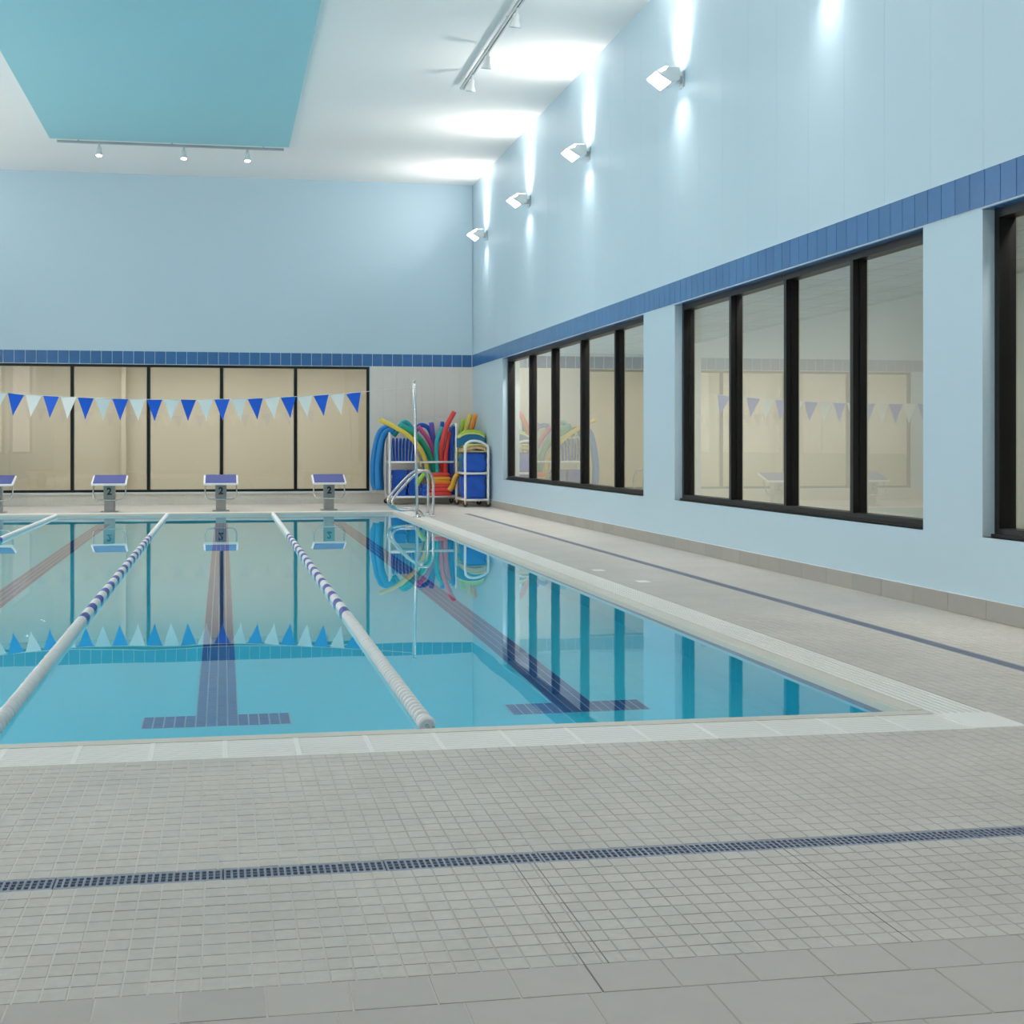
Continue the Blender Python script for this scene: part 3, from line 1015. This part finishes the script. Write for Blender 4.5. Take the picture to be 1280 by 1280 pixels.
def flag_pole(x, label):
    t = thing('flag_pole', label, 'pole', (x, FY, 0.0))
    tube('pole', [(0, 0, 0.0), (-0.02, 0, 1.2), (-0.055, 0, 2.50)], 0.028, M['steel'], t, seg=12)
    lathe('base_flange', [(0.075, 0.0), (0.075, 0.012), (0.045, 0.03), (0.04, 0.05)], M['steel'], t, seg=18)
    lathe('cap', [(0.036, 0.0), (0.036, 0.02), (0.02, 0.035)], M['steel'], t, seg=12, loc=(-0.055, 0, 2.49))
    return t


flag_pole(3.50, 'slim steel pole holding the pennant line beside the grab rails')
flag_pole(-5.55, 'slim steel pole on the far pool side, outside the picture')
pen = thing('pennant_line', 'line of blue and white triangular pennants strung across the pool', 'pennants', (-1.0, FY, 2.14))


def cz(x):
    return 0.26 * ((x + 1.0) / 4.45) ** 2


tube('cord', [(x_ + 1.0, 0, cz(x_)) for x_ in [-5.495 + 8.94 * i / 40 for i in range(41)]], 0.006, M['cord'], pen, seg=6)
pw_, ph_ = 0.275, 0.375


def pennant(nm):
    V, Fc = [], []
    n = 6
    for i in range(n + 1):
        t_ = i / n
        hw = max(0.004, pw_ / 2 * (1 - t_))
        bow = 0.012 * math.sin(t_ * 2.4)
        for s in (-1, 1):
            V += [(s * hw, bow - 0.0015, -ph_ * t_), (s * hw, bow + 0.0015, -ph_ * t_)]
    for i in range(n):
        a, b = 4 * i, 4 * i + 4
        Fc += [(a, b, b + 2, a + 2), (a + 1, a + 3, b + 3, b + 1), (a, a + 1, b + 1, b), (a + 2, b + 2, b + 3, a + 3)]
    Fc += [(0, 2, 3, 1), (4 * n, 4 * n + 1, 4 * n + 3, 4 * n + 2)]
    return pyd(nm, V, Fc)


pb, pwm = pennant('pennant'), pennant('pennant')
pb.materials.append(M['fabric_b']); pwm.materials.append(M['fabric_w'])
xs = at(442, 500, FY).x
for i in range(30):
    x = xs - i * 0.2945
    if x < -5.3:
        break
    o = link(pb if i % 2 == 0 else pwm, 'pennant', None, pen, (x + 1.0, 0, cz(x) - 0.004))
    o.rotation_euler = (random.uniform(-0.05, 0.05), math.radians(random.uniform(-3, 3)) - 0.52 * (x + 1) / 9.9, random.uniform(-0.25, 0.25))


# ---- grab rails by the ladder recess
def grab_rail(y, label):
    t = thing('grab_rail', label, 'handrail', (3.62, y, 0.0), 0, 'steel grab rails')
    pts = [(0.22, 0, 0.0), (0.22, 0, 0.45), (0.215, 0, 0.68), (0.14, 0, 0.83), (0.0, 0, 0.845), (-0.14, 0, 0.76), (-0.32, 0, 0.58), (-0.48, 0, 0.40), (-0.545, 0, 0.28), (-0.50, 0, 0.17),
           (-0.40, 0, 0.125), (-0.22, 0, 0.125), (-0.08, 0, 0.115), (0.0, 0, 0.06), (0.02, 0, 0.0)]
    tube('rail', spline(pts, 5), 0.024, M['steel'], t, seg=12)
    for x in (0.22, 0.02):
        lathe('flange', [(0.05, 0.0), (0.05, 0.010), (0.03, 0.022)], M['steel'], t, seg=16, loc=(x, 0, 0))
    return t


grab_rail(27.35, 'bent steel grab rail at the pool corner, nearer of the pair')
grab_rail(28.05, 'bent steel grab rail at the pool corner, farther of the pair')


# ---- white tube carts with foam toys
def caster(t, x, y):
    c = lathe('caster', [(0.045, -0.018), (0.055, -0.010), (0.055, 0.010), (0.045, 0.018)], M['channel'], t, 'Y', 14, (x, y, 0.055))
    boxes('fork', [((-0.012, -0.028, 0.0), (0.012, -0.022, 0.07)), ((-0.012, 0.022, 0.0), (0.012, 0.028, 0.07)), ((-0.02, -0.03, 0.065), (0.02, 0.03, 0.075))], M['tan'], c)


CY0, CY1 = 32.85, 33.62
cx0, cx1 = 3.64, 5.14
c1 = thing('foam_cart', 'long white tube cart packed with upright foam noodles', 'cart', ((cx0 + cx1) / 2, (CY0 + CY1) / 2, 0))
hx, hy = (cx1 - cx0) / 2, (CY1 - CY0) / 2
R = 0.027


def arch(x, z):
    return spline([(x, -hy, 0.13), (x, -hy, 0.6), (x, -hy, z - 0.15), (x, -hy + 0.06, z - 0.03), (x, -hy + 0.16, z), (x, hy - 0.16, z), (x, hy - 0.06, z - 0.03), (x, hy, z - 0.15), (x, hy, 0.6), (x, hy, 0.13)], 4)


tube('end_frame', arch(-hx, 1.60), R, M['white'], c1)
tube('end_frame', arch(hx, 1.80), R, M['white'], c1)
for z in (0.17, 0.95):
    for s in (-1, 1):
        tube('rail', [(-hx, s * hy, z), (hx, s * hy, z)], R * 0.9, M['white'], c1)
    for x in (-hx, hx):
        tube('cross_rail', [(x, -hy, z), (x, hy, z)], R * 0.9, M['white'], c1)
boxes('deck_board', [((-hx, -hy, 0.17), (hx, hy, 0.195))], M['white'], c1)
boxes('shelf_board', [((-hx + 0.03, -hy + 0.03, 0.95), (-0.17, hy - 0.03, 0.968))], M['white'], c1)
for x in (-hx, hx):
    for y in (-hy, hy):
        caster(c1, x, y)

# flat kickboards: upright on the upper shelf, lying on the lower one
cxm, cym = (cx0 + cx1) / 2, (CY0 + CY1) / 2


def board_outline(wd, ln):
    pts = [(-wd / 2, 0), (wd / 2, 0)]
    for i in range(9):
        a = math.pi * i / 8
        pts.append((wd / 2 * math.cos(a), ln - wd / 2 * 0.7 + wd / 2 * 0.7 * math.sin(a)))
    return pts


kb = prism('kickboard', board_outline(0.30, 0.52), -0.019, 0.019, 'X', M['blue'], None, bevel=0.005)
prism('core_layer', board_outline(0.302, 0.521), 0.0195, 0.0245, 'X', M['white'], kb)
ords = ['leftmost', 'second', 'third', 'fourth', 'fifth', 'sixth', 'seventh', 'eighth']
for i in range(8):
    o = kb if i == 0 else copy_tree(kb)
    o.location = (3.71 + i * 0.069, 33.18, 0.972)
    o.rotation_euler = (0, math.radians(-4 + 1.5 * i), 0)
    tag(o, '%s upright blue kickboard counted from the left on the upper shelf of the long cart' % ords[i], 'kickboard', 'upright blue kickboards')
kf = prism('kickboard', board_outline(0.30, 0.52), -0.028, 0.028, 'Z', M['blue'], None, bevel=0.013)
pos = ['lowest', 'second', 'third', 'fourth', 'fifth', 'sixth', 'seventh', 'eighth', 'ninth', 'topmost']
for col, xx in enumerate((3.87, 4.21)):
    for i in range(10):
        o = kf if (i == 0 and col == 0) else kf.copy()
        if not (i == 0 and col == 0):
            COL.objects.link(o)
        o.location = (xx + random.uniform(-0.012, 0.012), 32.885 + random.uniform(0, 0.07), 0.224 + i * 0.0575)
        o.rotation_euler = (0, 0, random.uniform(-0.04, 0.04))
        tag(o, '%s blue kickboard counted upward in the %s flat stack on the lower shelf' % (pos[i], ['left', 'right'][col]), 'kickboard', 'flat blue kickboards')


def noodle(nm, label, pts, colour, r=0.05, group='foam noodles'):
    P = [at(a, b, c) for a, b, c in pts]
    base = P[0].copy()
    path = spline([p - base for p in P], 7)
    V, Fc = [], []
    rr = [r * 0.93] + [r] * (len(path) - 2) + [r * 0.93]
    tube_data(path, rr, V, Fc, 12)
    me = pyd(nm, V, Fc)
    bm = bmesh.new(); bm.from_mesh(me); bmesh.ops.recalc_face_normals(bm, faces=bm.faces); bm.to_mesh(me); bm.free()
    for p in me.polygons:
        p.use_smooth = len(p.vertices) == 4
    o = link(me, nm, M[colour], None, base)
    return tag(o, label, 'foam noodle', group)


ND = 'foam_noodle'
noodle(ND, 'yellow foam noodle arching left over the kickboards', [(537, 618, 33.12), (535, 592, 33.10), (528, 566, 32.98), (513, 547, 32.89), (494, 534, 32.86), (474, 524.5, 32.86)], 'yellow', 0.052)
noodle(ND, 'green foam noodle curving right beside the yellow one', [(544, 618, 33.20), (543, 590, 33.20), (536, 566, 33.12), (522, 547, 33.04), (502, 534, 33.02)], 'green', 0.055)
noodle(ND, 'pale teal foam noodle between the green and pink ones', [(540, 618, 33.34), (540, 590, 33.34), (533, 562, 33.30), (518, 541, 33.26), (499, 530.5, 33.22)], 'teal_foam', 0.052)
noodle(ND, 'teal foam noodle end rising behind the steel pole', [(535, 600, 33.50), (527, 560, 33.50), (516, 538, 33.46), (505, 528, 33.42), (492, 545, 33.40)], 'teal_foam', 0.06)
noodle(ND, 'pink foam noodle leaning left in the cart', [(548, 618, 33.34), (545, 585, 33.34), (539, 556, 33.32), (523, 533, 33.30)], 'pink', 0.05)
noodle(ND, 'violet foam noodle standing behind the pink one', [(550, 618, 33.46), (547, 580, 33.46), (542, 550, 33.44), (539, 528, 33.42)], 'violet', 0.055)
noodle(ND, 'dark blue foam noodle drooping behind the violet one', [(548, 610, 33.58), (543, 560, 33.58), (536, 536, 33.57), (524, 532, 33.56), (518, 545, 33.56)], 'blue', 0.05)
noodle(ND, 'teal foam noodle standing between violet and red ones', [(550, 618, 33.12), (546, 580, 33.12), (546, 552, 33.12), (553, 534, 33.16)], 'teal_foam', 0.05)
noodle(ND, 'dark blue foam noodle tip leaning right behind the teal one', [(555, 600, 33.54), (552, 560, 33.54), (553, 527, 33.54)], 'blue', 0.05)
noodle(ND, 'tall red foam noodle rising highest in the cart', [(553, 618, 33.24), (551, 585, 33.22), (552, 558, 33.12), (558, 534, 33.10), (568, 514.5, 33.1)], 'red', 0.058)
noodle(ND, 'shorter red foam noodle right of the tall red one', [(559, 618, 33.12), (557, 590, 33.12), (558, 562, 33.16), (562, 540, 33.22)], 'red', 0.05)
noodle(ND, 'violet foam noodle against the right end of the long cart', [(562, 618, 33.36), (560, 585, 33.36), (561, 555, 33.36), (564, 534, 33.36)], 'violet', 0.05)
noodle(ND, 'bright blue foam noodle against the right end of the long cart', [(566, 618, 33.2), (564, 585, 33.2), (565, 556, 33.22), (567.5, 533, 33.24)], 'blue', 0.052)
noodle(ND, 'lime green foam noodle leaning at the corner between the carts', [(571, 627.6, 33.80), (572, 585, 33.82), (574, 556, 33.84), (579, 524, 33.86)], 'lime', 0.048)
noodle(ND, 'yellow foam noodle leaning at the corner beside the orange one', [(573, 627.8, 33.70), (575, 580, 33.72), (579, 550, 33.76), (588, 518, 33.84)], 'yellow', 0.052)
noodle(ND, 'orange foam noodle leaning at the corner beside the yellow one', [(578, 628.3, 33.35), (581, 580, 33.30), (586, 552, 33.20), (594.5, 518.5, 32.95)], 'orange', 0.052)
noodle(ND, 'short lime foam noodle poking out low behind the grab rails', [(521, 606, 32.80), (526, 598, 32.84), (531, 592, 32.88)], 'lime', 0.055)
# light blue foam strips hanging over the left end of the cart
noodle(ND, 'bright blue foam noodle hanging outermost on the left cart end', [(490, 536, 33.16), (481, 535, 33.16), (473, 545, 33.16), (467, 575, 33.16), (466.5, 600, 33.16), (470, 612, 33.16)], 'skyblue', 0.07)
noodle(ND, 'bright blue foam noodle hanging inner on the left cart end', [(492, 540, 33.0), (484, 539, 33.0), (477, 550, 33.0), (472, 580, 33.0), (473, 613, 33.0)], 'skyblue', 0.06)
noodle(ND, 'dark teal foam noodle hanging behind the left cart end', [(494, 538, 33.4), (486, 537, 33.4), (478, 552, 33.4), (476, 584, 33.4), (477, 613, 33.4)], 'petrol', 0.06)
noodle(ND, 'pale grey foam stick leaning beside the yellow noodle', [(520, 566, 32.80), (524, 577, 32.78), (527, 584, 32.78)], 'tan', 0.02)


# foam rings and floats on the bottom board of the long cart
def float_pad(label, x, y, z, wd, dp, th, colour, rz=0.0, nm='foam_float'):
    """flat float with a domed rounded outline, like a swim pad"""
    V, Fc = [], []
    seg, rings = 24, 6
    for j in range(rings + 1):
        a = -math.pi / 2 + math.pi * j / rings
        rr, zz = 0.72 + 0.28 * math.cos(a), math.sin(a) * th / 2
        for k in range(seg):
            t_ = 2 * math.pi * k / seg
            c, s = math.cos(t_), math.sin(t_)
            sx = abs(c) ** 0.6 * (1 if c >= 0 else -1) * wd / 2 * rr
            sy = abs(s) ** 0.6 * (1 if s >= 0 else -1) * dp / 2 * rr
            V.append((sx, sy, zz + th / 2 - 0.16 * th * (2 * sx / wd) ** 2))
    for j in range(rings):
        for k in range(seg):
            l = (k + 1) % seg
            Fc.append((j * seg + k, j * seg + l, (j + 1) * seg + l, (j + 1) * seg + k))
    Fc.append(tuple(range(seg))[::-1]); Fc.append(tuple(range(rings * seg, rings * seg + seg)))
    me = pyd(nm, V, Fc)
    for p in me.polygons:
        p.use_smooth = len(p.vertices) == 4
    o = link(me, nm, M[colour], None, (x, y, z))
    o.rotation_euler = (0, 0, rz)
    return tag(o, label, 'foam float', 'foam floats on the carts')


fx, fy = 4.78, 32.93
stack = [('red', 0.095), ('red', 0.09), ('red', 0.085), ('orange', 0.09), ('amber', 0.085), ('red', 0.09)]
nmz = ['lowest red foam float', 'second red foam float from the bottom', 'third red foam float from the bottom', 'orange foam float', 'amber foam float', 'topmost red foam float']
z = 0.196
for i, (c, th) in enumerate(stack):
    float_pad('%s in the bottom stack of the long cart' % nmz[i], fx + random.uniform(-0.02, 0.02), fy + random.uniform(0, 0.012), z, 0.56 - 0.02 * i, 0.20, th, c)
    z += th * 0.97
for i in range(3):
    float_pad(['lowest', 'middle', 'upper'][i] + ' small blue foam float behind the grab rails', 4.44, 32.95, 0.196 + i * 0.083, 0.16, 0.26, 0.085, 'blue')

# second cart
D_X0, D_X1, D_Y0, D_Y1 = 5.10, 5.60, 31.38, 32.55
c2 = thing('foam_cart', 'short white tube cart in the corner carrying blue bags', 'cart', ((D_X0 + D_X1) / 2, (D_Y0 + D_Y1) / 2, 0))
hx, hy = (D_X1 - D_X0) / 2, (D_Y1 - D_Y0) / 2


def arch2(y, z):
    return spline([(-hx, y, 0.06), (-hx, y, 0.6), (-hx, y, z - 0.16), (-hx + 0.05, y, z - 0.04), (-hx + 0.17, y, z), (hx - 0.17, y, z - 0.02), (hx - 0.04, y, z - 0.10), (hx, y, z - 0.2), (hx, y, 0.6), (hx, y, 0.06)], 4)


tube('end_frame', arch2(-hy, 1.42), R, M['white'], c2)
tube('end_frame', arch2(hy, 1.42), R, M['white'], c2)
for z in (0.15, 0.72):
    for s in (-1, 1):
        tube('rail', [(s * hx, -hy, z), (s * hx, hy, z)], R * 0.9, M['white'], c2)
        tube('cross_rail', [(-hx, s * hy, z), (hx, s * hy, z)], R * 0.9, M['white'], c2)
for z in (0.15, 0.72, 1.185):
    boxes('shelf_board', [((-hx + 0.01, -hy, z), (hx - 0.01, hy, z + 0.02))], M['white'] if z < 1 else M['tan'], c2)
for x in (-hx, hx):
    for y in (-hy, hy):
        caster(c2, x, y)


def bag(label, x, y, z, sx, sy, sz, colour, seed):
    """soft mesh bag: a rounded block with folds"""
    rnd = random.Random(seed)
    bm = bmesh.new()
    bmesh.ops.create_cube(bm, size=1.0)
    bmesh.ops.subdivide_edges(bm, edges=list(bm.edges), cuts=7, use_grid_fill=True)
    ph = [rnd.uniform(0, 6) for _ in range(4)]
    for v in bm.verts:
        c = v.co
        n = Vector((abs(2 * c.x) ** 9 + abs(2 * c.y) ** 9 + abs(2 * c.z) ** 9, 0, 0)).x ** (1 / 9)
        c = c / max(n, 0.001) * 1.0 if n > 1 else c
        f = 0.96 + 0.06 * math.sin(13 * c.z + ph[0] + 3 * c.x) + 0.03 * math.sin(11 * c.x + ph[1] + 5 * c.z) + 0.03 * math.sin(23 * c.z + ph[2] - 6 * c.x)
        v.co = Vector((c.x * sx * f, c.y * sy * f, (c.z + 0.5) * sz))
    me = bpy.data.meshes.new('swim_belt_bag')
    bm.to_mesh(me); bm.free()
    for p in me.polygons:
        p.use_smooth = True
    o = link(me, 'swim_belt_bag', M[colour], None, (x, y, z))
    return tag(o, label, 'bag', 'blue bags on the short cart')


xm = (D_X0 + D_X1) / 2
bag('blue foam belt bag on the bottom shelf at the front of the short cart', xm, 31.68, 0.172, 0.47, 0.50, 0.53, 'blue', 1)
bag('blue foam belt bag on the bottom shelf at the back of the short cart', xm, 32.22, 0.172, 0.47, 0.50, 0.50, 'blue', 2)
bag('blue crumpled belt bag on the middle shelf at the front of the short cart', xm, 31.68, 0.742, 0.47, 0.50, 0.43, 'blue', 3)
bag('dark blue crumpled belt bag on the middle shelf at the back of the short cart', xm, 32.22, 0.742, 0.47, 0.50, 0.42, 'petrol', 4)


def arc_board(label, x, y, z, wd, ln, th, bow, colour):
    """foam board bent over into a shallow arch across X"""
    V, Fc = [], []
    n = 12
    for i in range(n + 1):
        t_ = i / n * 2 - 1
        xx, zz = t_ * wd / 2, bow * (1 - abs(t_) ** 2.6)
        V += [(xx, -ln / 2, zz), (xx, ln / 2, zz), (xx, ln / 2, zz + th), (xx, -ln / 2, zz + th)]
    for i in range(n):
        a, b = 4 * i, 4 * i + 4
        for k in range(4):
            l = (k + 1) % 4
            Fc.append((a + k, b + k, b + l, a + l))
    Fc += [(0, 1, 2, 3), (4 * n + 3, 4 * n + 2, 4 * n + 1, 4 * n)]
    me = pyd('foam_mat', V, Fc)
    bm = bmesh.new(); bm.from_mesh(me); bmesh.ops.recalc_face_normals(bm, faces=bm.faces)
    bm.to_mesh(me); bm.free()
    o = link(me, 'foam_mat', M[colour], None, (x, y, z))
    return tag(o, label, 'foam mat', 'foam mats on top of the short cart')


arc_board('tan foam mat lying lowest on top of the short cart', xm - 0.01, 31.95, 1.207, 0.42, 1.05, 0.06, 0.04, 'tan')
arc_board('yellow foam mat arched under the front tube of the short cart', xm + 0.0, 31.72, 1.275, 0.40, 0.56, 0.035, 0.05, 'paleyellow')
arc_board('dark teal foam mat arched high at the back of the short cart', xm + 0.02, 32.30, 1.28, 0.56, 0.42, 0.20, 0.09, 'petrol')
arc_board('lime edged foam mat on the very top of the short cart', xm + 0.02, 32.30, 1.487, 0.56, 0.42, 0.035, 0.09, 'paleyellow')
arc_board('lime foam mat topmost at the back of the short cart', xm + 0.05, 32.34, 1.53, 0.50, 0.36, 0.05, 0.09, 'lime')
# amber belts hanging between the carts
noodle('swim_belt', 'amber swim belt hanging between the two carts', [(574, 592, 32.45), (569, 597, 32.50), (566, 606, 32.52), (562, 613, 32.54)], 'amber', 0.06, 'swim belts')
noodle('swim_belt', 'shorter orange swim belt hanging between the two carts', [(573, 594, 32.62), (568, 601, 32.64), (566, 611, 32.66)], 'orange', 0.05, 'swim belts')
